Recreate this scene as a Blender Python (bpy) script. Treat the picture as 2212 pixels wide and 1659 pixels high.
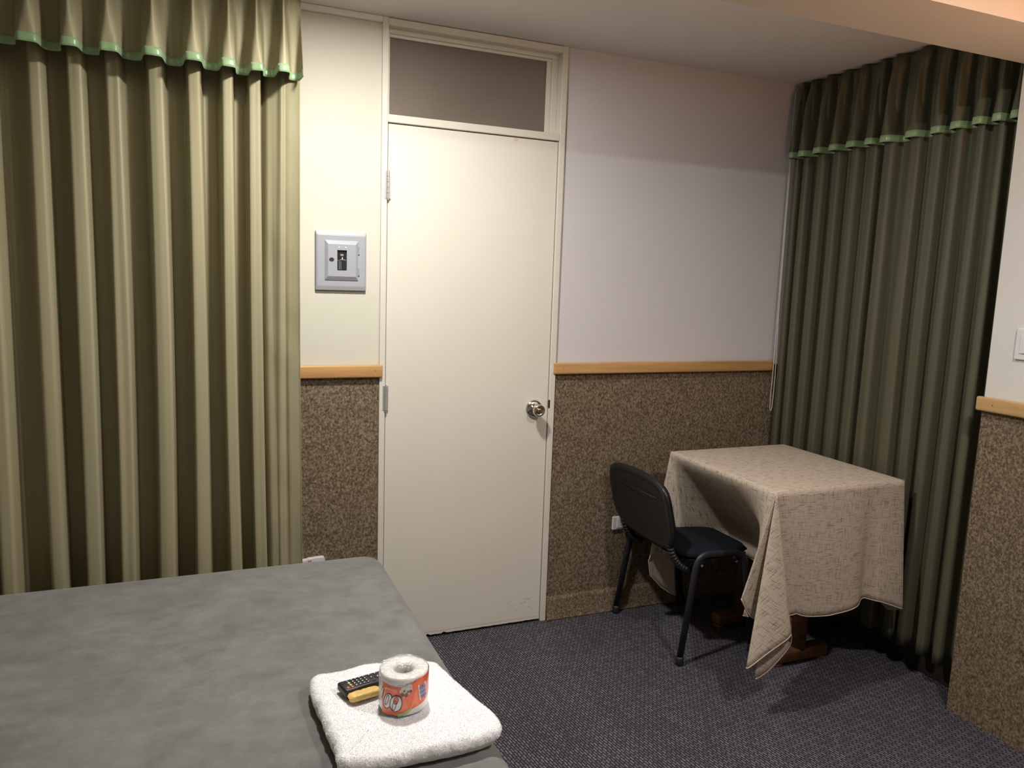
import bpy, bmesh, math, random
from mathutils import Vector, Matrix, noise as mnoise

random.seed(7)
for o in list(bpy.data.objects):
    bpy.data.objects.remove(o)
SC = bpy.context.scene
COL = SC.collection

# ------------------------------------------------------------------ camera
CX, CY, CZ = -0.6676, -2.8986, 1.4929
YAW, PITCH, ROLL, FPX = -0.3938, -0.1365, 0.0341, 1645.26
cam_d = bpy.data.cameras.new('camera')
cam_d.sensor_fit = 'HORIZONTAL'
cam_d.sensor_width = 36.0
cam_d.lens = 36.0 * FPX / 2212.0
cam_d.clip_start = 0.05
cam = bpy.data.objects.new('camera', cam_d)
COL.objects.link(cam)
fwd = Vector((-math.sin(YAW) * math.cos(PITCH), math.cos(YAW) * math.cos(PITCH), math.sin(PITCH)))
rgt = Vector((math.cos(YAW), math.sin(YAW), 0))
upv = rgt.cross(fwd)
r2 = rgt * math.cos(ROLL) + upv * math.sin(ROLL)
u2 = -rgt * math.sin(ROLL) + upv * math.cos(ROLL)
m = Matrix((r2, u2, -fwd)).transposed().to_4x4()
m.translation = (CX, CY, CZ)
cam.matrix_world = m
SC.camera = cam

# ------------------------------------------------------------------ world, exposure
w = bpy.data.worlds.new('night')
SC.world = w
w.use_nodes = True
w.node_tree.nodes['Background'].inputs[0].default_value = (0.02, 0.022, 0.03, 1)
w.node_tree.nodes['Background'].inputs[1].default_value = 0.2
SC.view_settings.view_transform = 'Standard'
SC.view_settings.look = 'None'
SC.view_settings.gamma = 1.0
SC.view_settings.use_curve_mapping = False
SC.view_settings.exposure = 0.86

# ------------------------------------------------------------------ lights (ceiling lamps and a warm lamp, all out of frame)
HC = 2.4224                                    # ceiling height
LAMP_A = (-0.15, -0.84, HC - 0.032)            # white ceiling lamp in the window bay
LAMP_B = (0.85, -2.30, HC - 0.032)            # white ceiling lamp of the room behind the beam
LAMP_C = (1.42, -2.25, 1.72)                   # warm floor uplighter by the right wall, behind the view
def area(name, loc, size, power, col):
    d = bpy.data.lights.new(name, 'AREA'); d.shape = 'DISK'; d.size = size
    d.energy = power; d.color = col
    o = bpy.data.objects.new(name, d); o.location = loc; COL.objects.link(o)
    return o
area('ceiling_light_bay', LAMP_A, 0.13, 18.0, (1.0, 0.965, 0.90))
area('ceiling_light_room', LAMP_B, 0.11, 14.0, (0.97, 0.955, 0.98))
wl_ = area('warm_uplight', LAMP_C, 0.20, 6.5, (1.0, 0.50, 0.22)); wl_.rotation_euler = (math.pi, 0, 0)

# ------------------------------------------------------------------ material helpers
def srgb(r, g, b):
    f = lambda c: (c / 255 / 12.92) if c / 255 <= 0.04045 else ((c / 255 + 0.055) / 1.055) ** 2.4
    return (f(r), f(g), f(b), 1.0)
class NT:
    def __init__(self, name):
        self.m = bpy.data.materials.new(name); self.m.use_nodes = True
        self.t = self.m.node_tree; self.b = self.t.nodes['Principled BSDF']
        self.out = self.t.nodes['Material Output']
    def n(self, kind, **kw):
        x = self.t.nodes.new(kind)
        for k, v in kw.items():
            if k.startswith('i_'):
                key = k[2:].replace('_', ' ')
                x.inputs[int(key) if key.isdigit() else key].default_value = v
            else: setattr(x, k, v)
        return x
    def l(self, a, b): self.t.links.new(a, b)
    def coord(self, kind='Object', scale=(1, 1, 1), rot=(0, 0, 0)):
        c = self.n('ShaderNodeTexCoord'); mp = self.n('ShaderNodeMapping')
        mp.inputs['Scale'].default_value = scale; mp.inputs['Rotation'].default_value = rot
        self.l(c.outputs[kind], mp.inputs[0]); return mp.outputs[0]
    def noise(self, vec, scale, detail=4, rough=0.55):
        x = self.n('ShaderNodeTexNoise'); x.inputs['Scale'].default_value = scale
        x.inputs['Detail'].default_value = detail; x.inputs['Roughness'].default_value = rough
        self.l(vec, x.inputs['Vector']); return x.outputs['Fac']
    def ramp(self, fac, stops):
        x = self.n('ShaderNodeValToRGB'); e = x.color_ramp.elements
        while len(e) < len(stops): e.new(0.5)
        for el, (p, c) in zip(e, stops): el.position = p; el.color = c
        self.l(fac, x.inputs[0]); return x.outputs[0]
    def mix(self, a, b, fac, mode='MIX'):
        x = self.n('ShaderNodeMix', data_type='RGBA', blend_type=mode)
        for s, v in ((6, a), (7, b), (0, fac)):
            if hasattr(v, 'links'): self.l(v, x.inputs[s])
            else: x.inputs[s].default_value = v
        return x.outputs[2]
    def math(self, op, a, b=0.0):
        x = self.n('ShaderNodeMath', operation=op)
        for s, v in ((0, a), (1, b)):
            if hasattr(v, 'links'): self.l(v, x.inputs[s])
            else: x.inputs[s].default_value = v
        return x.outputs[0]
    def bump(self, h, strength=0.3, dist=0.002):
        x = self.n('ShaderNodeBump'); x.inputs['Strength'].default_value = strength
        x.inputs['Distance'].default_value = dist
        self.l(h, x.inputs['Height']); self.l(x.outputs[0], self.b.inputs['Normal'])
    def col(self, c):
        if hasattr(c, 'links'): self.l(c, self.b.inputs['Base Color'])
        else: self.b.inputs['Base Color'].default_value = c
    def set(self, **kw):
        for k, v in kw.items(): self.b.inputs[k.replace('_', ' ')].default_value = v
        return self

M = {}
def plain(name, c, rough=0.5, metal=0.0, var=0.06, scale=40, bump=0.0, **kw):
    t = NT(name); v = t.coord()
    f = t.noise(v, scale, 3)
    d = tuple(x * (1 - var) for x in c[:3]) + (1,); h = tuple(min(1, x * (1 + var)) for x in c[:3]) + (1,)
    t.col(t.ramp(f, [(0.3, d), (0.7, h)]))
    t.set(Roughness=rough, Metallic=metal, **kw)
    if bump: t.bump(t.noise(v, scale * 6, 4), bump, 0.001)
    M[name] = t.m; return t

plain('paint_cream', (0.61, 0.595, 0.50, 1), 0.6, var=0.015, scale=3, bump=0.12)
plain('paint_lilac', (0.63, 0.595, 0.615, 1), 0.6, var=0.015, scale=3, bump=0.12)
plain('paint_grey_white', (0.68, 0.665, 0.62, 1), 0.6, var=0.015, scale=3, bump=0.12)
plain('paint_ceiling', (0.74, 0.715, 0.70, 1), 0.75, var=0.02, scale=3, bump=0.15)
plain('paint_beam', (0.66, 0.59, 0.51, 1), 0.75, var=0.02, scale=3, bump=0.12)
plain('enamel_frame', (0.68, 0.65, 0.575, 1), 0.34, var=0.02, scale=9)
plain('panel_grey', srgb(160, 163, 170), 0.38, var=0.02, scale=9)
plain('panel_dark', (0.012, 0.011, 0.011, 1), 0.35)
plain('breaker_black', (0.02, 0.02, 0.024, 1), 0.3)
plain('breaker_grey', (0.22, 0.22, 0.22, 1), 0.4)
plain('brown_hole', (0.03, 0.012, 0.008, 1), 0.6)
plain('steel', (0.62, 0.59, 0.55, 1), 0.16, 1.0, var=0.02)
plain('hinge_steel', (0.52, 0.52, 0.50, 1), 0.35, 0.6, var=0.04)
plain('brass_core', (0.62, 0.44, 0.27, 1), 0.25, 1.0, var=0.05)
plain('white_plastic', (0.70, 0.70, 0.70, 1), 0.35, var=0.02)
plain('red_print', (0.62, 0.06, 0.08, 1), 0.5)
plain('grey_print', (0.25, 0.25, 0.28, 1), 0.5)
plain('chair_shell', (0.014, 0.0145, 0.017, 1), 0.36, var=0.2, scale=60, bump=0.15)
plain('chair_tube', (0.020, 0.020, 0.025, 1), 0.42, var=0.1, scale=60)
plain('rubber', (0.018, 0.018, 0.021, 1), 0.5)
plain('cord_white', (0.62, 0.58, 0.52, 1), 0.6)
plain('remote_black', (0.014, 0.014, 0.016, 1), 0.45, var=0.1)
plain('key_black', (0.020, 0.020, 0.023, 1), 0.5)
plain('key_red', (0.72, 0.10, 0.08, 1), 0.45)
plain('key_blue', (0.08, 0.16, 0.55, 1), 0.45)
plain('key_yellow', (0.62, 0.66, 0.10, 1), 0.45)
plain('key_green', (0.28, 0.55, 0.16, 1), 0.45)
plain('key_print', (0.75, 0.76, 0.80, 1), 0.5)
plain('cardboard', (0.40, 0.36, 0.34, 1), 0.8)
plain('paper_white', (0.80, 0.79, 0.76, 1), 0.45, var=0.02, bump=0.1, Coat_Weight=0.7, Coat_Roughness=0.12)
plain('wrap_orange', (0.80, 0.115, 0.025, 1), 0.32, var=0.10, scale=45, Coat_Weight=0.6, Coat_Roughness=0.1)
plain('wrap_orange_light', (0.83, 0.19, 0.075, 1), 0.32, var=0.08, scale=45, Coat_Weight=0.6, Coat_Roughness=0.1)
plain('wrap_white', (0.80, 0.80, 0.80, 1), 0.35, var=0.02, Coat_Weight=0.5, Coat_Roughness=0.1)
plain('wrap_ink', (0.02, 0.035, 0.05, 1), 0.4)
plain('wrap_violet', (0.17, 0.13, 0.30, 1), 0.4)
plain('wrap_green', (0.34, 0.56, 0.20, 1), 0.4)
plain('wrap_brown', (0.22, 0.12, 0.07, 1), 0.4, var=0.6, scale=260)
plain('wrap_fur', (0.60, 0.55, 0.50, 1), 0.4, var=0.25, scale=200)
plain('soap_yellow', (0.78, 0.52, 0.16, 1), 0.42, var=0.10, scale=60, bump=0.2)
plain('hem_shade_black', (0.018, 0.014, 0.011, 1), 0.6)  # near-black that paints the shade under the bay curtain
plain('bed_base', (0.05, 0.045, 0.04, 1), 0.8)
plain('mattress_white', (0.6, 0.58, 0.54, 1), 0.8)
plain('glow_white', (0.9, 0.9, 0.9, 1), 0.4)
plain('lamp_shade', (0.75, 0.5, 0.3, 1), 0.7)
M['glow_white'].node_tree.nodes['Principled BSDF'].inputs['Emission Color'].default_value = (1, 0.97, 0.9, 1)
M['glow_white'].node_tree.nodes['Principled BSDF'].inputs['Emission Strength'].default_value = 6.0

def door_mat():
    t = NT('enamel_door'); v = t.coord()
    base = t.ramp(t.noise(v, 2.5, 3), [(0.3, (0.69, 0.655, 0.57, 1)), (0.7, (0.715, 0.68, 0.595, 1))])
    # scuff low down by the lock edge and scraped strip along the bottom
    sx = t.n('ShaderNodeSeparateXYZ'); t.l(v, sx.inputs[0])
    sc = t.noise(t.coord(scale=(1, 1, 3.2), rot=(0, 0.35, 0)), 38, 5, 0.65)
    mk = t.math('MULTIPLY', t.math('GREATER_THAN', sx.outputs[0], 0.545), t.math('LESS_THAN', sx.outputs[0], 0.69))
    mz = t.math('MULTIPLY', t.math('GREATER_THAN', sx.outputs[2], 0.062), t.math('LESS_THAN', sx.outputs[2], 0.115))
    sm = t.math('MULTIPLY', t.math('MULTIPLY', mk, mz), t.math('GREATER_THAN', sc, 0.60))
    t.col(t.mix(base, (0.36, 0.29, 0.21, 1), t.math('MULTIPLY', sm, 0.55)))
    t.set(Roughness=0.36); t.bump(t.noise(v, 22, 2), 0.05, 0.002); M['enamel_door'] = t.m
door_mat()

def carpet_mat():
    t = NT('loop_carpet')
    v = t.coord(rot=(0, 0, math.radians(82)))
    wob = t.n('ShaderNodeTexNoise'); wob.inputs['Scale'].default_value = 30; t.l(v, wob.inputs['Vector'])
    va = t.n('ShaderNodeVectorMath', operation='MULTIPLY_ADD'); t.l(wob.outputs['Color'], va.inputs[0])
    va.inputs[1].default_value = (0.006, 0.006, 0); t.l(v, va.inputs[2])
    br = t.n('ShaderNodeTexBrick'); t.l(va.outputs[0], br.inputs['Vector'])
    br.offset = 0.33
    for k, x in (('Color1', (1, 1, 1, 1)), ('Color2', (0.55, 0.55, 0.55, 1)), ('Mortar', (0, 0, 0, 1)), ('Scale', 1.0),
                 ('Mortar Size', 0.0044), ('Mortar Smooth', 1.0), ('Brick Width', 0.0225), ('Row Height', 0.0096)):
        br.inputs[k].default_value = x
    big = t.noise(t.coord(), 2.2, 3)
    c = t.ramp(br.outputs['Color'], [(0.0, (0.020, 0.0195, 0.026, 1)), (0.55, (0.108, 0.101, 0.116, 1)), (1.0, (0.235, 0.22, 0.24, 1))])
    c = t.mix(c, t.ramp(big, [(0.3, (0.8, 0.8, 0.84, 1)), (0.7, (1, 0.99, 0.98, 1))]), 1.0, 'MULTIPLY')
    t.col(c); t.set(Roughness=0.95, Specular_IOR_Level=0.15)
    t.bump(br.outputs['Color'], 0.7, 0.003); M['loop_carpet'] = t.m
carpet_mat()

def wallcarpet_mat():
    t = NT('wall_carpet'); v = t.coord()
    a = t.noise(t.coord(scale=(1.25, 1.25, 1)), 105, 4, 0.62); b = t.noise(v, 430, 2, 0.5)
    f = t.math('ADD', t.math('MULTIPLY', a, 0.68), t.math('MULTIPLY', b, 0.32))
    c = t.ramp(f, [(0.36, (0.060, 0.039, 0.022, 1)), (0.46, (0.135, 0.098, 0.062, 1)), (0.55, (0.225, 0.172, 0.115, 1)), (0.66, (0.36, 0.295, 0.215, 1))])
    t.col(c); t.set(Roughness=0.95, Specular_IOR_Level=0.15)
    t.bump(f, 0.8, 0.004); M['wall_carpet'] = t.m
wallcarpet_mat()

def wood_mat(name, c0, c1, axis='X', rough=0.4, sc=1.0):
    t = NT(name); s = [26 * sc] * 3; s['XYZ'.index(axis)] = 1.6 * sc
    v = t.coord(scale=s); f = t.noise(v, 1.6, 6, 0.6)
    t.col(t.ramp(f, [(0.32, c0), (0.68, c1)])); t.set(Roughness=rough)
    t.bump(f, 0.08, 0.001); M[name] = t.m
wood_mat('rail_wood_x', (0.42, 0.215, 0.075, 1), (0.58, 0.34, 0.135, 1), 'X')
wood_mat('rail_wood_y', (0.44, 0.26, 0.10, 1), (0.60, 0.38, 0.165, 1), 'Y')
wood_mat('table_wood', (0.085, 0.036, 0.015, 1), (0.16, 0.075, 0.03, 1), 'Y')

def curtain_mat(name, stops, rough, metal):
    t = NT(name)
    v = t.coord('UV')
    sx = t.n('ShaderNodeSeparateXYZ'); t.l(v, sx.inputs[0])
    cb = t.n('ShaderNodeCombineXYZ'); t.l(sx.outputs[0], cb.inputs[0])
    f1 = t.noise(cb.outputs[0], 28, 3, 0.6)
    c = t.ramp(f1, stops)
    t.col(c); t.set(Roughness=rough, Metallic=metal)
    wv = t.noise(t.coord('UV', scale=(1, 0.25, 1)), 60, 3)
    t.bump(wv, 0.10, 0.004); M[name] = t.m
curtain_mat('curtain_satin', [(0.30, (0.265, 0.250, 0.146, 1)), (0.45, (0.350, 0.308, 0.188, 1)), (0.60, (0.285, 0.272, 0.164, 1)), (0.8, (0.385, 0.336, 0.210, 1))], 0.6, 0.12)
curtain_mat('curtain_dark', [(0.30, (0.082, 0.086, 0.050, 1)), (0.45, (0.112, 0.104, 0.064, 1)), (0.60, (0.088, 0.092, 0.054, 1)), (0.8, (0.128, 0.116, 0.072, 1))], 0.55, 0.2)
plain('ribbon_green', (0.28, 0.43, 0.22, 1), 0.28, var=0.05, Sheen_Weight=0.3, Specular_IOR_Level=0.7)

def linen_mat():
    t = NT('linen_cloth'); 
    h = t.noise(t.coord('UV', scale=(1, 16, 1)), 22, 4, 0.6)
    g = t.noise(t.coord('UV', scale=(16, 1, 1)), 22, 4, 0.6)
    fine = t.noise(t.coord('UV'), 420, 2)
    d1 = t.ramp(h, [(0.33, (0.40, 0.38, 0.35, 1)), (0.47, (1, 1, 1, 1))])
    d2 = t.ramp(g, [(0.33, (0.45, 0.42, 0.39, 1)), (0.46, (1, 1, 1, 1))])
    d3 = t.ramp(fine, [(0.3, (0.78, 0.77, 0.76, 1)), (0.6, (1, 1, 1, 1))])
    c = t.mix(d1, d2, 1.0, 'MULTIPLY'); c = t.mix(c, d3, 1.0, 'MULTIPLY')
    c = t.mix(c, (0.56, 0.475, 0.385, 1), 1.0, 'MULTIPLY')
    t.col(c); t.set(Roughness=0.9, Specular_IOR_Level=0.2)
    t.bump(t.mix(h, g, 0.5), 0.35, 0.0015); M['linen_cloth'] = t.m
linen_mat()
plain('linen_hem', (0.56, 0.48, 0.39, 1), 0.9)

def blanket_mat():
    t = NT('fleece_grey'); v = t.coord()
    a = t.noise(v, 7, 5, 0.62); b = t.noise(t.coord(scale=(0.9, 1.2, 1)), 19, 5, 0.65); fine = t.noise(v, 500, 2)
    f = t.math('ADD', t.math('MULTIPLY', a, 0.5), t.math('MULTIPLY', b, 0.5))
    c = t.ramp(f, [(0.34, (0.120, 0.122, 0.118, 1)), (0.5, (0.160, 0.163, 0.157, 1)), (0.68, (0.205, 0.208, 0.201, 1))])
    t.col(c); t.set(Roughness=0.9, Specular_IOR_Level=0.15, Sheen_Weight=0.35, Sheen_Roughness=0.45)
    h = t.math('ADD', t.math('MULTIPLY', f, 1.0), t.math('MULTIPLY', fine, 0.12))
    t.bump(h, 0.30, 0.008); M['fleece_grey'] = t.m
blanket_mat()

def terry_mat():
    t = NT('terry_white'); v = t.coord()
    f = t.noise(v, 420, 3, 0.7)
    t.col(t.ramp(f, [(0.3, (0.90, 0.90, 0.905, 1)), (0.6, (0.955, 0.955, 0.96, 1))]))
    t.set(Roughness=0.95, Specular_IOR_Level=0.1, Sheen_Weight=0.3); t.bump(f, 0.2, 0.002); M['terry_white'] = t.m
terry_mat()

def seatfab_mat():
    t = NT('chair_fabric'); v = t.coord(); f = t.noise(v, 600, 2)
    t.col(t.ramp(f, [(0.3, (0.006, 0.007, 0.010, 1)), (0.7, (0.017, 0.020, 0.026, 1))]))
    t.set(Roughness=0.95, Specular_IOR_Level=0.1); t.bump(f, 0.4, 0.001); M['chair_fabric'] = t.m
seatfab_mat()

def glass_mats():
    t = NT('smoked_glass'); v = t.coord()
    t.col(t.ramp(t.noise(v, 2.0, 2), [(0.3, (0.21, 0.172, 0.145, 1)), (0.7, (0.25, 0.21, 0.18, 1))]))
    t.set(Roughness=0.22, IOR=1.6, Transmission_Weight=0.25, Specular_IOR_Level=0.7)
    M['smoked_glass'] = t.m
    t = NT('clear_film'); v = t.coord()
    tr = t.n('ShaderNodeBsdfTransparent'); gl = t.n('ShaderNodeBsdfGlossy'); gl.inputs['Roughness'].default_value = 0.12
    bp = t.n('ShaderNodeBump'); bp.inputs['Strength'].default_value = 1.0; bp.inputs['Distance'].default_value = 0.004
    t.l(t.noise(v, 130, 3), bp.inputs['Height']); t.l(bp.outputs[0], gl.inputs['Normal'])
    mx = t.n('ShaderNodeMixShader'); mx.inputs[0].default_value = 0.22
    t.l(tr.outputs[0], mx.inputs[1]); t.l(gl.outputs[0], mx.inputs[2]); t.l(mx.outputs[0], t.out.inputs[0])
    t.t.nodes.remove(t.b); M['clear_film'] = t.m
glass_mats()

# ------------------------------------------------------------------ geometry helpers
def obj(name, bm, mat, parent=None, smooth=False, auto=None):
    bmesh.ops.recalc_face_normals(bm, faces=bm.faces[:]) if auto is None else None
    me = bpy.data.meshes.new(name); bm.to_mesh(me); bm.free()
    if smooth:
        for p in me.polygons: p.use_smooth = True
    me.materials.append(M[mat])
    o = bpy.data.objects.new(name, me); COL.objects.link(o)
    if parent: o.parent = parent
    return o
def empty(name, loc=(0, 0, 0)):
    o = bpy.data.objects.new(name, None); o.empty_display_size = 0.05; COL.objects.link(o); return o
def tag(o, label=None, cat=None, group=None, kind=None):
    for k, v in (('label', label), ('category', cat), ('group', group), ('kind', kind)):
        if v: o[k] = v
    return o
def box(bm, x0, x1, y0, y1, z0, z1, bev=0.0, seg=2):
    vs = [bm.verts.new(p) for p in ((x0, y0, z0), (x1, y0, z0), (x1, y1, z0), (x0, y1, z0), (x0, y0, z1), (x1, y0, z1), (x1, y1, z1), (x0, y1, z1))]
    fs = [bm.faces.new([vs[i] for i in f]) for f in ((0, 3, 2, 1), (4, 5, 6, 7), (0, 1, 5, 4), (1, 2, 6, 5), (2, 3, 7, 6), (3, 0, 4, 7))]
    if bev:
        es = list({e for f in fs for e in f.edges})
        bmesh.ops.bevel(bm, geom=es, offset=bev, segments=seg, profile=0.5, affect='EDGES')
def bx(name, dims, mat, parent=None, bev=0.0, seg=2, smooth=False):
    bm = bmesh.new(); box(bm, *dims, bev=bev, seg=seg)
    return obj(name, bm, mat, parent, smooth)
def lathe(bm, prof, n=32, M4=None, cap0=True, cap1=True):
    rings = []
    for r, h in prof:
        rings.append([bm.verts.new((r * math.cos(2 * math.pi * i / n), r * math.sin(2 * math.pi * i / n), h)) for i in range(n)])
    for a, b in zip(rings, rings[1:]):
        for i in range(n): bm.faces.new((a[i], a[(i + 1) % n], b[(i + 1) % n], b[i]))
    if cap0: bm.faces.new(rings[0][::-1])
    if cap1: bm.faces.new(rings[-1])
    if M4 is not None:
        bmesh.ops.transform(bm, matrix=M4, verts=[v for r in rings for v in r])
def round_path(pts, rad, seg=6):
    pts = [Vector(p) for p in pts]; out = [pts[0]]
    for a, b, c in zip(pts, pts[1:], pts[2:]):
        d1 = (a - b); d2 = (c - b); r = min(rad, d1.length * 0.49, d2.length * 0.49)
        p = b + d1.normalized() * r; q = b + d2.normalized() * r
        for i in range(seg + 1):
            t = i / seg; out.append(p * (1 - t) ** 2 + b * 2 * t * (1 - t) + q * t * t)
    out.append(pts[-1]); return out
def tube(bm, pts, ra, rb=None, n=12, up=(0, 1, 0), radii=None):
    rb = rb or ra; pts = [Vector(p) for p in pts]; rings = []; ref = Vector(up)
    for i, p in enumerate(pts):
        t = (pts[min(i + 1, len(pts) - 1)] - pts[max(i - 1, 0)]).normalized()
        s = ref - t * ref.dot(t)
        if s.length < 1e-4: s = t.orthogonal()
        s.normalize(); q = t.cross(s); ref = s
        k = radii[i] if radii else 1.0
        rings.append([bm.verts.new(p + s * (ra * k * math.cos(2 * math.pi * j / n)) + q * (rb * k * math.sin(2 * math.pi * j / n))) for j in range(n)])
    for a, b in zip(rings, rings[1:]):
        for j in range(n): bm.faces.new((a[j], a[(j + 1) % n], b[(j + 1) % n], b[j]))
    bm.faces.new(rings[0][::-1]); bm.faces.new(rings[-1])
def grid_mesh(bm, P, UV=None, closed_u=False):
    """P[i][j] -> points; builds quads, with uv layer when given"""
    ni, nj = len(P), len(P[0])
    V = [[bm.verts.new(p) for p in row] for row in P]
    uvl = bm.loops.layers.uv.verify() if UV else None
    for i in range(ni - 1):
        for j in range(nj - 1):
            f = bm.faces.new((V[i][j], V[i + 1][j], V[i + 1][j + 1], V[i][j + 1]))
            if uvl:
                for lp, (a, b) in zip(f.loops, ((i, j), (i + 1, j), (i + 1, j + 1), (i, j + 1))): lp[uvl].uv = UV[a][b]
    return V
def struct(o): return tag(o, kind='structure')
def smoothstep(a, b, x):
    t = max(0.0, min(1.0, (x - a) / (b - a))); return t * t * (3 - 2 * t)
def nz(x, y=0.0, z=0.0): return mnoise.noise(Vector((x, y, z)))

# ------------------------------------------------------------------ room shell
XL, XW, XP, YB, YR = -2.35, 1.98, 1.8285, -1.1256, -4.3
DL, DR = -0.0234, 0.7302               # outer edges of the door frame
struct(bx('floor', (XL - .1, XW + .1, YR - .1, 0.12, -0.1, 0.0), 'loop_carpet'))
struct(bx('ceiling', (XL - .1, XW + .1, YR - .1, 0.12, HC, HC + .1), 'paint_ceiling'))
wl = struct(bx('wall_back_left', (XL - .1, DL, 0.0, 0.12, 0, HC), 'paint_cream'))
wr = struct(bx('wall_back_right', (DR, XW + .1, 0.0, 0.12, 0, HC), 'paint_lilac'))
wlf = struct(bx('wall_left', (XL - .1, XL, YR, 0.0, 0, HC), 'paint_cream'))
struct(bx('wall_rear', (XL - .1, XW + .1, YR - .1, YR, 0, HC), 'paint_cream'))
wri = struct(bx('wall_right', (XP, XW + .1, YR, YB, 0, HC), 'paint_grey_white'))
wwi = struct(bx('wall_bay', (XW, XW + .1, YB, 0.0, 0, HC), 'paint_grey_white'))
HB = 2.2412
struct(bx('beam_ceiling', (XL, XP, -1.376, YB, HB, HC), 'paint_beam'))
HR = 1.1504
# carpet lining of the lower walls
bx('carpet_lining', (XL, DL - .001, -0.005, 0.0, 0.0, HR - .02), 'wall_carpet', wl)
bx('carpet_lining', (DR + .001, XW, -0.005, 0.0, 0.0, HR - .02), 'wall_carpet', wr)
bx('carpet_lining', (XP - .005, XP, YR, YB - .0005, 0.0, HR - .02), 'wall_carpet', wri)
bx('carpet_lining', (XW - .005, XW, YB + .0005, -0.006, 0.0, HR - .02), 'wall_carpet', wwi)
# carpeted skirting that swells out under the lining
def skirting(name, x0, x1):
    bm = bmesh.new(); n = 60; prof = [(-.005, .108), (-.0075, .104), (-.0115, .098), (-.0135, .090), (-.0135, .02), (-.019, .007), (-.021, 0.0), (-.004, 0.0)]
    P = []
    for i in range(n + 1):
        x = x0 + (x1 - x0) * i / n; wv = 0.0022 * nz(x * 7, 3.3)
        P.append([(x, y - abs(wv) * (1 if z > .03 else 0.4), z + (wv * 1.6 if z > .08 else 0)) for y, z in prof])
    V = grid_mesh(bm, P); bm.faces.new(V[0]); bm.faces.new(V[-1][::-1])
    return struct(obj(name, bm, 'wall_carpet', None, True))
skirting('baseboard_back_right', DR + .004, XW - .006)
skirting('baseboard_back_left', XL + .01, DL - .004)
struct(bx('shade_strip_bay', (XW - .018, XW - .0055, YB + .001, -.024, 0, .105), 'hem_shade_black', None, .003))  # black strip added as the shade below the bay curtain's hem
# timber rails with a rounded nose
def rail(name, along, a0, a1, face, mat, sign=-1):
    bm = bmesh.new()
    if along == 'x': box(bm, a0, a1, face + sign * .021, face, HR - .049, HR, bev=.006, seg=3)
    else: box(bm, face + sign * .021, face, a0, a1, HR - .049, HR, bev=.006, seg=3)
    return struct(obj(name, bm, mat, None, True))
rail('trim_1', 'x', XL, DL + .011, -.0055, 'rail_wood_x')
rail('trim_2', 'x', DR - .011, XW - .1, -.0055, 'rail_wood_x')
rail('trim_3', 'y', YR, YB + .012, XP - .0055, 'rail_wood_y')
for o, x in (('trim_1', DL - .018), ('trim_2', DR + .028)):
    bm = bmesh.new(); lathe(bm, [(.0016, 0), (.0016, .0005)], 10, Matrix.Translation((x, -.0266, HR - .022)) @ Matrix.Rotation(math.pi / 2, 4, 'X'))
    obj('nail_hole', bm, 'brown_hole', bpy.data.objects[o])
bm = bmesh.new(); lathe(bm, [(.0018, 0), (.0018, .0005)], 10, Matrix.Translation((XP - .0266, YB - .05, HR - .024)) @ Matrix.Rotation(-math.pi / 2, 4, 'Y'))
obj('nail_hole', bm, 'brown_hole', bpy.data.objects['trim_3'])
# thin plaster cornice left of the door
bm = bmesh.new(); box(bm, XL, DL, -.016, 0.0, HC - .022, HC, bev=.004)
struct(obj('trim_4', bm, 'paint_ceiling'))

# ------------------------------------------------------------------ door with transom
door = struct(empty('door_1'))
W, HL = 0.7039, 2.05
ZT0, ZT1 = 2.083, HC - .028
fy = -.013
fr = bmesh.new()
box(fr, DL, 0.0, fy, .10, 0, HC, .003); box(fr, W, DR, fy, .10, 0, HC, .003)
box(fr, -.001, W + .001, fy, .10, HL + .004, ZT0, .003); box(fr, -.001, W + .001, fy, .10, HC - .028, HC - .002, .003)
box(fr, 0, .012, .045, .06, 0, HL); box(fr, W - .012, W, .045, .06, 0, HL); box(fr, 0, W, .045, .06, HL - .01, HL + .006)
obj('door_frame', fr, 'enamel_frame', door)
bmS = bmesh.new()
box(bmS, 0.0, .014, .030, .045, ZT0, ZT1, .002); box(bmS, W - .026, W, .028, .045, ZT0, ZT1, .002)
box(bmS, W - .046, W - .026, .036, .045, ZT0, ZT1, .002)
box(bmS, .0, W, .024, .045, ZT1 - .016, ZT1, .002); box(bmS, .0, W, .034, .045, ZT1 - .027, ZT1 - .016, .002)
box(bmS, .0, W, .036, .045, ZT0, ZT0 + .008, .002)
obj('glazing_bead', bmS, 'enamel_frame', door)
bx('transom_pane', (.002, W - .002, .046, .052, ZT0, ZT1), 'smoked_glass', door)
bx('transom_back', (.0, W, .112, .118, 0, HC), 'panel_dark', door)
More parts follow.
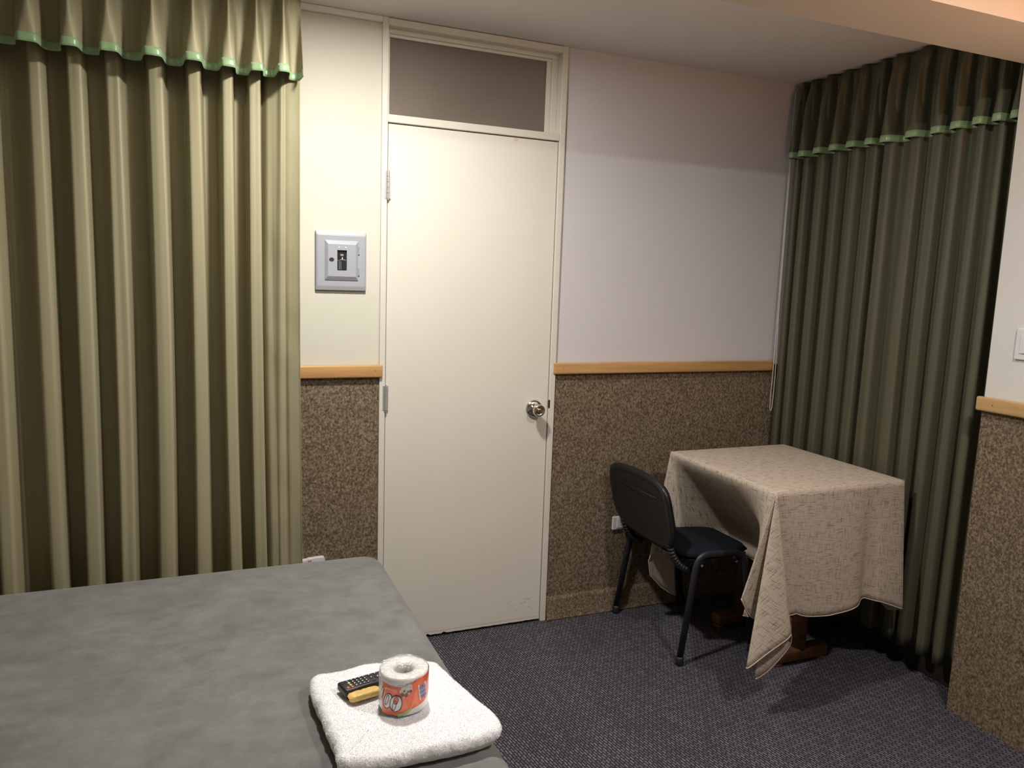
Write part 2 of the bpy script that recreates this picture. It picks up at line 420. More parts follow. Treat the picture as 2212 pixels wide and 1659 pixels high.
# leaf with slightly chipped bottom edge
bm = bmesh.new()
n = 70; z0 = .012; P = []
def chip(x): return (0.010 * max(0, nz(x * 55, 9.1)) if x < .32 else 0.003 * max(0, nz(x * 40, 2.0)))
front = [(.003 + (W - .006) * i / n) for i in range(n + 1)]
leaf = bmesh.new(); box(leaf, .003, W - .003, -.006, .034, z0 + .012, HL, .0015)
for i in range(n):
    a, b = front[i], front[i + 1]
    vs = [leaf.verts.new(p) for p in ((a, -.006, z0 + chip(a)), (b, -.006, z0 + chip(b)), (b, -.006, z0 + .0125), (a, -.006, z0 + .0125))]
    vb = [leaf.verts.new((v.co.x, .034, v.co.z)) for v in vs]
    leaf.faces.new(vs); leaf.faces.new((vs[0], vb[0], vb[1], vs[1]))
lf = obj('door_leaf', leaf, 'enamel_door', door)
bm.free()
for zc, (a, b) in ((1.827, (1.776, 1.878)), (1.02, (.971, 1.068))):
    h = bmesh.new()
    box(h, -.010, .012, -.0145, -.006, a, b, .0008)
    for k in range(5):
        za = a + (b - a) * k / 5; lathe(h, [(.0055, za + .001), (.0055, za + (b - a) / 5 - .001)], 12, Matrix.Translation((.0015, -.017, 0)))
    lathe(h, [(.004, a - .004), (.004, b + .004)], 10, Matrix.Translation((.0015, -.017, 0)))
    obj('hinge', h, 'hinge_steel', door)
KX, KZ = .638, .956
kb = empty('door_knob'); kb.parent = door
RY = Matrix.Translation((KX, -.006, KZ)) @ Matrix.Rotation(math.pi / 2, 4, 'X')
bm = bmesh.new(); lathe(bm, [(.0375, 0), (.0375, .002), (.0355, .007), (.030, .011), (.020, .0135), (.014, .0145)], 40, RY)
obj('rose', bm, 'steel', kb, True)
bm = bmesh.new(); lathe(bm, [(.0135, .012), (.0135, .026), (.017, .032), (.0245, .040), (.0262, .048), (.0255, .056), (.0235, .0615), (.021, .0625), (.0115, .0585), (.011, .057)], 40, RY)
obj('knob', bm, 'steel', kb, True)
bm = bmesh.new(); lathe(bm, [(.0105, .055), (.0105, .0605), (.009, .0615)], 24, RY)
obj('key_cylinder', bm, 'brass_core', kb, True)
bx('keyhole', (KX - .0009, KX + .0009, -.0685, -.0672, KZ - .005, KZ + .005), 'panel_dark', kb)
bx('latch_slot', (W - .0035, W + .004, -.0145, -.0125, KZ + .002, KZ + .036), 'panel_dark', door)
bx('scrap_tape', (.505, .522, -.0075, -.0065, HL - .012, HL - .002), 'lamp_shade', door)

# open joint between frame and plaster, and the plaster arris below it
bx('joint_gap', (DR, DR + .005, -.0012, .0, 1.93, HC - .002), 'panel_dark', wr)
bx('plaster_edge', (DR + .0005, DR + .008, -.0045, .0, HR + .002, 1.93), 'enamel_frame', wr, .001)
# ------------------------------------------------------------------ electrical panel
ep = empty('electrical_panel'); tag(ep, 'grey metal breaker panel on the wall left of the door', 'breaker panel')
x0, x1, zz0, zz1 = -.263, -.077, 1.430, 1.646
bm = bmesh.new()
o4 = [(x0, zz0), (x1, zz0), (x1, zz1), (x0, zz1)]; i4 = [(x0 + .006, zz0 + .016), (x1 - .006, zz0 + .016), (x1 - .006, zz1 - .014), (x0 + .006, zz1 - .014)]
A = [bm.verts.new((x, -.001, z)) for x, z in o4]; B = [bm.verts.new((x, -.012, z)) for x, z in o4]; Cc = [bm.verts.new((x, -.016, z)) for x, z in i4]
for i in range(4):
    j = (i + 1) % 4; bm.faces.new((A[i], A[j], B[j], B[i])); bm.faces.new((B[i], B[j], Cc[j], Cc[i]))
bm.faces.new(Cc)
bmesh.ops.bevel(bm, geom=[e for e in bm.edges if not e.is_boundary], offset=.0015, segments=2, affect='EDGES')
obj('cover_plate', bm, 'panel_grey', ep)
dx0, dx1, dz0, dz1 = -.230, -.109, 1.468, 1.613
bm = bmesh.new()
def ringq(y, ix, iz0, iz1): return [bm.verts.new(p) for p in ((dx0 + ix, y, dz0 + iz0), (dx1 - ix, y, dz0 + iz0), (dx1 - ix, y, dz1 - iz1), (dx0 + ix, y, dz1 - iz1))]
R0 = ringq(-.015, 0, 0, 0); R1 = ringq(-.0185, 0, 0, 0); R2 = ringq(-.0265, .010, .014, .014)
wx0, wx1, wz0, wz1 = -.187, -.152, 1.504, 1.578
R3 = [bm.verts.new(p) for p in ((wx0, -.0265, wz0), (wx1, -.0265, wz0), (wx1, -.0265, wz1), (wx0, -.0265, wz1))]
R4 = [bm.verts.new((v.co.x, -.0175, v.co.z)) for v in R3]
for a, b in ((R0, R1), (R1, R2), (R2, R3), (R3, R4)):
    for i in range(4):
        j = (i + 1) % 4; bm.faces.new((a[i], a[j], b[j], b[i]))
dr = obj('panel_door', bm, 'panel_grey', ep)
bx('breaker', (wx0 + .001, wx1 - .001, -.0205, -.0165, wz0 + .001, wz0 + .037), 'breaker_black', dr, .001)
bk = bx('breaker', (wx0 + .001, wx1 - .001, -.0195, -.0165, wz0 + .038, wz1 - .001), 'panel_dark', dr, .001)
bx('lever', (wx0 + .010, wx0 + .030, -.0225, -.0195, wz0 + .0375, wz0 + .0405), 'breaker_grey', dr)
bx('lever', (wx0 + .017, wx0 + .0205, -.0245, -.0195, wz0 + .040, wz0 + .048), 'white_plastic', dr)
bx('lever', (wx0 + .012, wx0 + .024, -.0215, -.0195, wz0 + .052, wz0 + .060), 'breaker_grey', dr, .001)
for k in (.007, .013): bx('mark', (wx0 + k, wx0 + k + .002, -.0212, -.0204, wz0 + .004, wz0 + .034), 'breaker_grey', dr)
bm = bmesh.new(); lathe(bm, [(.0086, 0), (.0086, .001)], 12, Matrix.Translation((-.2075, -.0268, 1.543)) @ Matrix.Diagonal((1.05, 1, .82, 1)) @ Matrix.Rotation(math.pi / 2, 4, 'X'))
obj('latch_hole', bm, 'brown_hole', dr)
for k in (-.181, -.156):
    bm = bmesh.new(); lathe(bm, [(.003, 0), (.002, .001)], 10, Matrix.Translation((k, -.0265, 1.588)) @ Matrix.Rotation(math.pi / 2, 4, 'X')); obj('rivet', bm, 'white_plastic', dr)
for za in (1.568, 1.490):
    bm = bmesh.new(); lathe(bm, [(.0022, 0), (.0022, .026)], 8, Matrix.Translation((dx1 + .003, -.018, za))); lathe(bm, [(.003, -.003), (.003, 0)], 8, Matrix.Translation((dx1 + .003, -.018, za)))
    obj('panel_hinge', bm, 'panel_grey', ep)

# ------------------------------------------------------------------ sockets and switch
so = empty('wall_socket'); tag(so, 'white wall socket behind the black chair', 'socket')
bx('socket_plate', (1.045, 1.165, -.016, -.0045, .386, .448), 'white_plastic', so, .004, 3)
bx('socket_insert', (1.066, 1.144, -.019, -.015, .395, .439), 'white_plastic', so, .002)
for k in (1.084, 1.105, 1.126):
    for dz in (-.008, .006): bx('socket_slot', (k - .0012, k + .0012, -.0195, -.0188, .417 + dz - .004, .417 + dz + .004), 'grey_print', so)
so2 = empty('wall_socket'); tag(so2, 'white wall box with red mark beside the bed', 'socket')
bm = bmesh.new()
top = [(-.318, .400), (-.300, .401), (-.292, .4045), (-.276, .4035), (-.270, .4055), (-.238, .406), (-.2335, .404), (-.231, .394), (-.231, .335), (-.318, .335)]
f = [bm.verts.new((x, -.028, z)) for x, z in top]; b = [bm.verts.new((x, -.005, z)) for x, z in top]
bm.faces.new(f); bm.faces.new(b[::-1])
for i in range(len(f)): j = (i + 1) % len(f); bm.faces.new((f[i], b[i], b[j], f[j]))
obj('box_body', bm, 'white_plastic', so2)
bx('red_mark', (-.295, -.282, -.0287, -.0279, .386, .399), 'red_print', so2, .0003)
bx('mark_centre', (-.292, -.285, -.0291, -.0286, .390, .395), 'white_plastic', so2)
sw = empty('light_switch'); tag(sw, 'white light switch on the right wall above the rail', 'switch')
bx('switch_plate', (XP - .010, XP, -1.335, -1.215, 1.288, 1.390), 'white_plastic', sw, .003, 3)
bx('rocker', (XP - .0125, XP - .009, -1.318, -1.232, 1.309, 1.369), 'white_plastic', sw, .001)
bx('rocker_line', (XP - .0131, XP - .0122, -1.31, -1.24, 1.309, 1.3104), 'grey_print', sw)

# ------------------------------------------------------------------ curtains
def curtain(label, P0, D, N, crests, ztop, zbot, amp, duty_k, v_amp, v_z, v_off, pinch_z, seed, length, hems, du0=0.0, tail=None, mat='curtain_satin'):
    """P0 origin, D direction along the wall, N out of the wall; crests = positions of the folds"""
    root = empty('curtain'); tag(root, label, 'curtain', 'green pleated curtains')
    P0, D, N = Vector(P0), Vector(D), Vector(N)
    cs = list(crests)
    cs = [cs[0] - (cs[1] - cs[0])] + cs + [cs[-1] + (cs[-1] - cs[-2])]
    rnd = random.Random(seed); wob = [rnd.uniform(-1, 1) for _ in cs]; dep = [rnd.uniform(.78, 1.12) for c_ in cs]
    duty = [rnd.uniform(-.5, .1) + du0 for _ in cs]
    def phase(s):
        for i in range(len(cs) - 1):
            if s <= cs[i + 1] or i == len(cs) - 2:
                return i, (s - cs[i]) / (cs[i + 1] - cs[i])
    smin, smax = length
    ns = int((smax - smin) / .0028)
    def build(name, z0, z1, nzs, fn, mat, parent, thick=0.0):
        bm = bmesh.new(); P = []; UV = []
        arc = 0; prev = None
        for i in range(ns + 1):
            s = smin + (smax - smin) * i / ns; row = []; ruv = []
            p0 = None
            for j in range(nzs + 1):
                h = z1 + (z0 - z1) * j / nzs
                a, d, zz = fn(s, h)
                p = P0 + D * a + N * d; p.z = zz; row.append(p)
            q = Vector((row[-1].x, row[-1].y, 0))
            if prev is not None: arc += (q - prev).length
            prev = q
            P.append(row); UV.append([(arc, z1 + (z0 - z1) * j / nzs) for j in range(nzs + 1)])
        grid_mesh(bm, P, UV)
        o = obj(name, bm, mat, parent, True)
        sd = o.modifiers.new('cloth_thickness', 'SOLIDIFY'); sd.thickness = 0.0012; sd.offset = -1
        return o
    def sq(ph, k, du): # soft square wave, crest at ph=0
        return math.tanh(k * (math.cos(2 * math.pi * ph) + du)) / math.tanh(k)
    def drape(s, z):
        i, ph = phase(s); t = (ztop - z) / (ztop - zbot)
        A = amp * (dep[i] * (1 - ph) + dep[i + 1] * ph) * (0.75 + 0.3 * t)
        du = duty[i] * (1 - ph) + duty[i + 1] * ph
        w_ = (wob[i] * (1 - ph) + wob[i + 1] * ph)
        d = A * sq(ph, duty_k, du) + 0.004 * nz(s * 9, z * 1.3, seed) + 0.0022 * nz(s * 45, z * 0.8, seed + 3)
        a = s + 0.017 * w_ * t * math.sin(3 * t + seed) + 0.004 * math.sin(4 * math.pi * ph) * min(1, 2 * t)
        if tail is not None:
            k_ = smoothstep(tail, tail + .025, s)
            d = d * (1 - k_) + (-.004 + .36 * (s - tail) + .012 * math.exp(-((s + .388 + .012 * t) / .007) ** 2) + (.010 * nz(s * 24, z * 1.2, 5) + .006 * nz(s * 12 + z * 3, z * 7, 8)) * min(1, 3 * t)) * k_
        zz = z
        if t > .98: zz = z + hems * nz(s * 5, 1.7, seed)
        return a, d, zz
    def val(s, z):
        i, ph = phase(s); t = (ztop - z) / (ztop - v_z)
        c = 0.5 + 0.5 * math.cos(2 * math.pi * ph)
        tp = (ztop - pinch_z) / (ztop - v_z)
        if t < tp: k = t / tp; n_ = 2.2 + 6 * k ** 2; A = v_amp * (0.55 + .45 * k)
        else: k = (t - tp) / (1 - tp); n_ = 8.2 * max(0.0, 1 - k) ** 1.6 + 1.25; A = v_amp * (1.0 + 0.15 * k)
        A *= (dep[i] * (1 - ph) + dep[i + 1] * ph)
        if t >= tp:
            cc = (c ** n_) * (1 - k) + (0.5 + 0.5 * sq(ph, 2.2, .12)) * k
        else: cc = c ** n_
        d = v_off - v_amp * .5 + A * cc * 1.25
        # small side fingers of the pinch
        fing = math.exp(-((min(ph, 1 - ph) - .11) / .03) ** 2) * math.exp(-((z - pinch_z) / .035) ** 2)
        d += .010 * fing + 0.010 * nz(s * 13, z * 5, seed + 9) * t
        zz = z + 0.005 * nz(s * 6, 0.3, seed) * t * t
        return s + 0.004 * math.sin(4 * math.pi * ph) * t, d, zz
    rw = 0.025
    build('drape', zbot, ztop - .01, 46, drape, mat, root)
    v = build('valance', v_z, ztop, 34, val, mat, root)
    def rib(s, z):
        a, d, zz = val(s, z); return a, d + .0016, zz
    r = build('ribbon', v_z - .001, v_z + rw, 3, rib, 'ribbon_green', v)
    return root
# curtain beside the door, on the back wall
cl = [-2.14, -2.03, -1.91, -1.80, -1.69, -1.58, -1.47, -1.36, -1.245, -1.106, -1.001, -.900, -.776, -.662, -.558, -.474, -.392]
curtain('green pleated curtain behind the bed, left of the door', (0, -.088, 0), (1, 0, 0), (0, -1, 0), cl, HC - .006, .06, .054, 5.0, .064, 2.130, .080, 2.352, 4, (-2.2, -.328), 0.0, -.02, -.455)
# curtain of the bay, on the right
cr = [.055, .115, .205, .295, .388, .482, .558, .680, .780, .862, .946, 1.026, 1.09]
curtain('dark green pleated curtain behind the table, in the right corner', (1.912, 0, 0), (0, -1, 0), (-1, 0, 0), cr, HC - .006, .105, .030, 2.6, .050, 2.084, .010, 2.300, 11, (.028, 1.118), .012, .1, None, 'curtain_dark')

# pull cord of the bay curtain
bm = bmesh.new()
pc = [(1.873, -.030, 2.38), (1.872, -.032, 1.50), (1.868, -.036, 1.20), (1.860, -.045, 1.08), (1.852, -.050, .985), (1.852, -.052, .925), (1.858, -.052, .908), (1.866, -.050, .925), (1.871, -.048, .985), (1.874, -.046, 1.10), (1.874, -.036, 1.40), (1.8765, -.030, 2.38)]
tube(bm, round_path(pc, .05, 5), .0017, n=8)
tag(obj('pull_cord', bm, 'cord_white', None, True), 'thin white pull cord looping down beside the dark green curtain', 'cord')

# ------------------------------------------------------------------ bed
BZ, BX1, BY1, BX0, BY0 = .500, -.072, -.262, -1.70, -2.22
bed = empty('bed'); tag(bed, 'bed covered by a grey fleece blanket', 'bed')
bx('bed_base', (BX0 + .05, BX1 - .04, BY0 + .05, BY1 - .04, .03, .26), 'bed_base', bed, .01)
for x in (BX0 + .12, BX1 - .12):
    for y in (BY0 + .12, BY1 - .12): bx('bed_foot', (x - .03, x + .03, y - .03, y + .03, 0, .035), 'chair_tube', bed, .004)
bx('mattress', (BX0 + .02, BX1 - .02, BY0 + .02, BY1 - .02, .262, BZ - .012), 'mattress_white', bed, .05, 4, True)
def blanket():
    bm = bmesh.new(); R = .055; cr_ = .075; drop = .40
    hx, hy = (BX1 - BX0) / 2, (BY1 - BY0) / 2; cx, cy = (BX1 + BX0) / 2, (BY1 + BY0) / 2
    # rounded-rectangle rings from the centre out and then down the sides
    def ring(inset, z, wave=0.0):
        pts = []; r = max(.004, cr_ - inset) if inset < cr_ - .004 else .004
        ex, ey = hx - inset, hy - inset
        nsx, nsy, nc = 90, 108, 8
        def seg(a, b, k): 
            for i in range(k): t = i / k; pts.append((a[0] + (b[0] - a[0]) * t, a[1] + (b[1] - a[1]) * t))
        def arc(x, y, a0):
            for i in range(nc): an = a0 + math.pi / 2 * i / nc; pts.append((x + r * math.cos(an), y + r * math.sin(an)))
        seg((-ex + r, -ey), (ex - r, -ey), nsx); arc(ex - r, -ey + r, -math.pi / 2)
        seg((ex, -ey + r), (ex, ey - r), nsy); arc(ex - r, ey - r, 0)
        seg((ex - r, ey), (-ex + r, ey), nsx); arc(-ex + r, ey - r, math.pi / 2)
        seg((-ex, ey - r), (-ex, -ey + r), nsy); arc(-ex + r, -ey + r, math.pi)
        out = []
        for k, (x, y) in enumerate(pts):
            px, py = cx + x, cy + y
            if inset > R * .98:
                zz = z + .004 * nz(px * 3, py * 3, 1) + .0016 * nz(px * 13, py * 16, 5)
            else: zz = z
            wv = wave * (math.sin(k * .23) + .6 * nz(px * 6, py * 6, 2))
            nx, ny = (x / hx, y / hy)
            dx = (1 if abs(nx) > abs(ny) else 0) * math.copysign(1, nx); dy = (0 if abs(nx) > abs(ny) else 1) * math.copysign(1, ny)
            out.append(bm.verts.new((px + dx * wv, py + dy * wv, zz)))
        return out
    rings = []
    ins = [.78, .66, .55, .46, .38, .31, .25, .20, .16, .13, .105, .085, .07, .058]
    for i_ in ins: rings.append(ring(i_, BZ))
    for k in range(1, 7):
        a = math.pi / 2 * k / 6; rings.append(ring(R * (1 - math.sin(a)), BZ - R * (1 - math.cos(a))))
    for k in range(1, 7): rings.append(ring(0, BZ - R - (drop - R) * k / 6, .006 * k / 6))
    for a, b in zip(rings, rings[1:]):
        n = len(a)
        for i in range(n): bm.faces.new((a[i], a[(i + 1) % n], b[(i + 1) % n], b[i]))
    bm.faces.new(rings[0])
    return obj('blanket', bm, 'fleece_grey', bed, True)
blanket()

# ------------------------------------------------------------------ folded towel on the bed
TZ = .547
outline = [(-.441, -1.185), (-.424, -1.152), (-.355, -1.150), (-.290, -1.140), (-.210, -1.160), (-.140, -1.185), (-.127, -1.225), (-.108, -1.31), (-.091, -1.39), (-.077, -1.455), (-.083, -1.497), (-.120, -1.516),
           (-.185, -1.523), (-.260, -1.523), (-.330, -1.522), (-.400, -1.512), (-.428, -1.495), (-.428, -1.440), (-.434, -1.380), (-.437, -1.310), (-.443, -1.245)]
def catmull(pts, k, closed=True):
    out = []; n = len(pts)
    for i in range(n):
        p0, p1, p2, p3 = [Vector(pts[(i + q) % n]) for q in (-1, 0, 1, 2)]
        for j in range(k):
            t = j / k
            out.append(0.5 * ((2 * p1) + (p2 - p0) * t + (2 * p0 - 5 * p1 + 4 * p2 - p3) * t * t + (3 * p1 - p0 - 3 * p2 + p3) * t ** 3))
    return out
def towel():
    root = empty('towel'); tag(root, 'folded white terry towel on the grey bed', 'towel')
    def slab(name, pts, z0, z1, seed, edge):
        bm = bmesh.new(); c = Vector((-.27, -1.33)); th = z1 - z0; R = th / 2; rings = []
        prof = []
        for k in range(9): a = math.pi * k / 8; prof.append((R * (1 - math.sin(a)), z0 + R - R * math.cos(a)))
        ins = [.012, .02, .03, .042, .056, .072, .09, .108, .124]
        base = [(d, z0) for d in ins[::-1]]; topf = [(R + d, z1) for d in ins]
        seq = [(R + d, z) for d, z in base] + prof + topf
        n = len(pts)
        nr = []
        for i in range(n):
            t = (pts[(i + 1) % n] - pts[i - 1]); nn = Vector((-t.y, t.x)).normalized()
            if nn.dot(c - pts[i]) < 0: nn = -nn
            nr.append(nn)
        for d, z in seq:
            r = []
            for i, p in enumerate(pts):
                # inward offset, blending to a pull towards the centre so that rings never cross
                k = min(1, d / .1); q = p + (nr[i] * (1 - k) + (c - p).normalized() * k) * d * (1 if d < .05 else 1.05)
                zz = z
                if z > z0 + R * .6:
                    zz += .0042 * nz(q.x * 11, q.y * 11, seed) + .0022 * nz(q.x * 45, q.y * 45, seed) 
                g = edge * (nz(q.x * 60, q.y * 60, z * 60 + seed) + .8 * nz(q.x * 190, q.y * 190, z * 190))
                q = q - nr[i] * g * (1 if d < .03 else 0.1)
                r.append(bm.verts.new((q.x, q.y, max(zz, BZ + .0045) if name == 'lower_fold' else zz)))
            rings.append(r)
        for a, b in zip(rings, rings[1:]):
            for i in range(n): bm.faces.new((a[i], a[(i + 1) % n], b[(i + 1) % n], b[i]))
        bm.faces.new(rings[0][::-1]); bm.faces.new(rings[-1])
        o = obj(name, bm, 'terry_white', root, True)
        return o
    pts = catmull(outline, 16)
    cc_ = Vector((-.27, -1.33))
    low = [p + (cc_ - p).normalized() * (.004 if p.x < -.415 else .012) for p in pts]
    slab('lower_fold', low, BZ + .003, BZ + .020, 3, .0012)
    o = slab('upper_fold', pts, BZ + .0125, TZ, 8, .0022)
    # terry pile: short loops standing up from the surface
    bm = bmesh.new(); me = o.data; rnd = random.Random(5)
    polys = [p for p in me.polygons if p.normal.z > -.3]
    acc = []; tot = 0.0
    for p in polys: tot += p.area; acc.append(tot)
    import bisect
    if True:
        for _ in range(int(tot * 620000)):
            p = polys[min(len(polys) - 1, bisect.bisect_left(acc, rnd.random() * tot))]
            vv = [me.vertices[k_].co for k_ in p.vertices]
            if len(vv) > 4:
                c0 = sum(vv, Vector()) / len(vv); k_ = rnd.randrange(len(vv)); vv = [c0, vv[k_], vv[(k_ + 1) % len(vv)]]
            if len(vv) == 4 and rnd.random() < .5: vv = [vv[0], vv[2], vv[3]]
            r1, r2_ = math.sqrt(rnd.random()), rnd.random()
            q = vv[0] * (1 - r1) + vv[1] * (r1 * (1 - r2_)) + vv[2] * (r1 * r2_)
            nrm = (p.normal + Vector((rnd.gauss(0, .45), rnd.gauss(0, .45), rnd.gauss(0, .3)))).normalized()
            L = rnd.uniform(.0012, .0028); sd = nrm.orthogonal().normalized() * .00042
            sd.rotate(Matrix.Rotation(rnd.random() * 6.28, 3, nrm))
            bm.faces.new([bm.verts.new(x) for x in (q - sd, q + sd, q + nrm * L)])
    tag(obj('terry_pile', bm, 'terry_white', root), kind='stuff')
towel()

# ------------------------------------------------------------------ wrapped toilet roll
RCX, RCY, RZ0, RR, RH = -.2615, -1.3535, TZ + .0035, .0545, .086
roll = empty('toilet_roll'); tag(roll, 'toilet roll in orange and white plastic wrapper on the towel', 'toilet roll')
CAMA = math.atan2(CY - RCY, CX - RCX)
def rad_at(a): return RR * (1 + .012 * math.cos(3 * a + .6) + .008 * math.cos(7 * a) + .006 * nz(math.cos(a) * 3, math.sin(a) * 3, 1))
def body():
    bm = bmesh.new(); n = 96
    prof = [(.40, 0), (.93, 0), (.985, .003), (1.0, .008), (.995, .03), (1.005, .055), (1.0, RH - .008), (.975, RH - .002), (.93, RH), (.70, RH + .0005), (.48, RH - .001), (.40, RH - .005), (.385, RH - .012)]
    rings = []
    for k, h in prof:
        rings.append([bm.verts.new((RCX + k * rad_at(2 * math.pi * i / n) * math.cos(2 * math.pi * i / n), RCY + k * rad_at(2 * math.pi * i / n) * math.sin(2 * math.pi * i / n), RZ0 + h + (.0012 * nz(i * .35, k * 4, 2) if k > .9 and h > .05 else 0))) for i in range(n)])
    for a, b in zip(rings, rings[1:]):
        for i in range(n): bm.faces.new((a[i], a[(i + 1) % n], b[(i + 1) % n], b[i]))
    obj('paper_roll', bm, 'paper_white', roll, True)
    bm = bmesh.new(); lathe(bm, [(.0212, .001), (.0212, RH - .006), (.0195, RH - .006), (.0195, .001)], 40, Matrix.Translation((RCX, RCY, RZ0)), False, False)
    lathe(bm, [(.0195, .002), (.001, .002)], 40, Matrix.Translation((RCX, RCY, RZ0)), False, False)
    obj('cardboard_core', bm, 'cardboard', roll, True)
    # crinkled film over the top
    bm = bmesh.new(); P = []
    for i in range(14):
        r = RR * .985 * i / 13; P.append([(RCX + max(r, .0004) * math.cos(2 * math.pi * j / 60), RCY + max(r, .0004) * math.sin(2 * math.pi * j / 60), RZ0 + RH + .0022 - .006 * math.exp(-(r / .018) ** 2) + .0014 * nz(r * 160 * math.cos(j / 60 * 6.283), r * 160 * math.sin(j / 60 * 6.283), 4)) for j in range(61)])
    grid_mesh(bm, P); obj('film_top', bm, 'clear_film', roll, True)
    bm = bmesh.new()
    for k in range(7):
        a = CAMA + math.pi + .1 + (k - 3) * .09; bx_, by_ = RCX + RR * .93 * math.cos(a), RCY + RR * .93 * math.sin(a); t = Vector((-math.sin(a), math.cos(a), 0))
        p = Vector((bx_, by_, RZ0 + RH - .001)); h = .004 + .004 * abs(nz(k * 1.7))
        bm.faces.new([bm.verts.new(x) for x in (p - t * .003, p + t * .003, p + t * .002 + Vector((.002 * nz(k), .002 * nz(k + 9), h)), p - t * .002 + Vector((0, 0, h * .8)))])
    obj('film_tuft', bm, 'clear_film', roll)
body()
def wrap(u, h, lift):
    a = CAMA + u / RR; r = rad_at(a) * 1.004 + lift
    return (RCX + r * math.cos(a), RCY + r * math.sin(a), RZ0 + h)
def interp(tab, x):
    for (a, b), (c, d) in zip(tab, tab[1:]):
        if x <= c: return b + (d - b) * (x - a) / (c - a)
    return tab[-1][1]
def strip(name, mat, u0, u1, lo, hi, lift, parent, nu=40, nv=6):
    bm = bmesh.new(); P = []
    for i in range(nu + 1):
        u = u0 + (u1 - u0) * i / nu; a, b = interp(lo, u), interp(hi, u)
        P.append([wrap(u, a + (b - a) * j / nv, lift) for j in range(nv + 1)])
    grid_mesh(bm, P); return obj(name, bm, mat, parent, True)
def poly_fan(bm, pts, lift):
    c = (sum(p[0] for p in pts) / len(pts), sum(p[1] for p in pts) / len(pts))
    k = 3; prev = [bm.verts.new(wrap(p[0], p[1], lift)) for p in pts]; n = len(pts)
    for s in range(1, k):
        cur = [bm.verts.new(wrap(c[0] + (p[0] - c[0]) * (1 - s / k), c[1] + (p[1] - c[1]) * (1 - s / k), lift)) for p in pts]
        for i in range(n): bm.faces.new((prev[i], prev[(i + 1) % n], cur[(i + 1) % n], cur[i]))
        prev = cur
    cv = bm.verts.new(wrap(c[0], c[1], lift))
    for i in range(n): bm.faces.new((prev[i], prev[(i + 1) % n], cv))
def patch(name, mat, pts, lift, parent):
    bm = bmesh.new(); poly_fan(bm, pts, lift); return obj(name, bm, mat, parent, True)
def ell(cx, cy, a, b, rot=0, n=26, a0=0, a1=6.2832):
    out = []
    for i in range(n):
        t = a0 + (a1 - a0) * i / n; x, y = a * math.cos(t), b * math.sin(t)
        out.append((cx + x * math.cos(rot) - y * math.sin(rot), cy + x * math.sin(rot) + y * math.cos(rot)))
    return out
def stroke(name, mat, pts, wd, lift, parent, closed=False):
    bm = bmesh.new(); L = []; n = len(pts)
    for i in range(n):
        a = pts[(i - 1) % n] if closed else pts[max(i - 1, 0)]; b = pts[(i + 1) % n] if closed else pts[min(i + 1, n - 1)]
        dx, dy = b[0] - a[0], b[1] - a[1]; l = math.hypot(dx, dy) or 1; nx, ny = -dy / l * wd, dx / l * wd
        L.append((bm.verts.new(wrap(pts[i][0] + nx, pts[i][1] + ny, lift)), bm.verts.new(wrap(pts[i][0] - nx, pts[i][1] - ny, lift))))
    for i in range(n if closed else n - 1):
        j = (i + 1) % n; bm.faces.new((L[i][0], L[j][0], L[j][1], L[i][1]))
    return obj(name, bm, mat, parent, True)
lo = [(-.060, .001), (-.040, .001), (-.020, .003), (0, .008), (.017, .015), (.050, .022), (.065, .028), (.12, .045)]
hi = [(-.060, .070), (-.046, .071), (-.030, .069), (-.006, .068), (.006, .070), (.020, .077), (.032, .082), (.12, .083)]
lab = strip('wrapper_print', 'wrap_orange', -.053, .115, lo, hi, .0006, roll, 90, 8)
patch('print_facet', 'wrap_orange_light', [(.014, .016), (.036, .020), (.031, .060), (.022, .044)], .0009, lab)
patch('print_facet', 'wrap_orange_light', [(-.050, .068), (-.032, .067), (-.012, .066), (-.014, .054), (-.046, .057)], .0009, lab)
patch('print_facet', 'wrap_orange_light', [(-.004, .012), (.011, .016), (.004, .042), (-.002, .046)], .0009, lab)
# big white script letters with dark outline
def letter(cx, cy, a, b, rot, lift):
    patch('letter', 'wrap_white', ell(cx, cy, a, b, rot), lift, lab); stroke('letter_outline', 'wrap_ink', ell(cx, cy, a, b, rot, 40), .00075, lift + .0005, lab, True)
letter(-.0345, .0330, .0095, .0180, -.28, .0011)
stroke('letter_outline', 'wrap_ink', ell(-.0360, .0350, .0030, .0125, -.26, 30), .0006, .0017, lab, True)
letter(-.0155, .0310, .0128, .0185, -.20, .0018)
patch('letter_eye', 'wrap_orange', ell(-.0150, .0385, .0048, .0088, -.16), .0022, lab)
stroke('letter_outline', 'wrap_ink', ell(-.0150, .0385, .0048, .0088, -.16, 30), .0005, .0026, lab, True)
stroke('letter_outline', 'wrap_ink', ell(-.0185, .0265, .0036, .0120, -.22, 30), .0006, .0024, lab, True)
patch('letter', 'wrap_white', [(-.0535, .046), (-.0505, .0595), (-.0465, .0615), (-.0455, .058), (-.0495, .043), (-.0530, .038)], .0011, lab)
stroke('letter_outline', 'wrap_ink', [(-.0535, .050), (-.0505, .0595), (-.0465, .0615), (-.0455, .058), (-.0495, .043), (-.0520, .034)], .0006, .0016, lab)
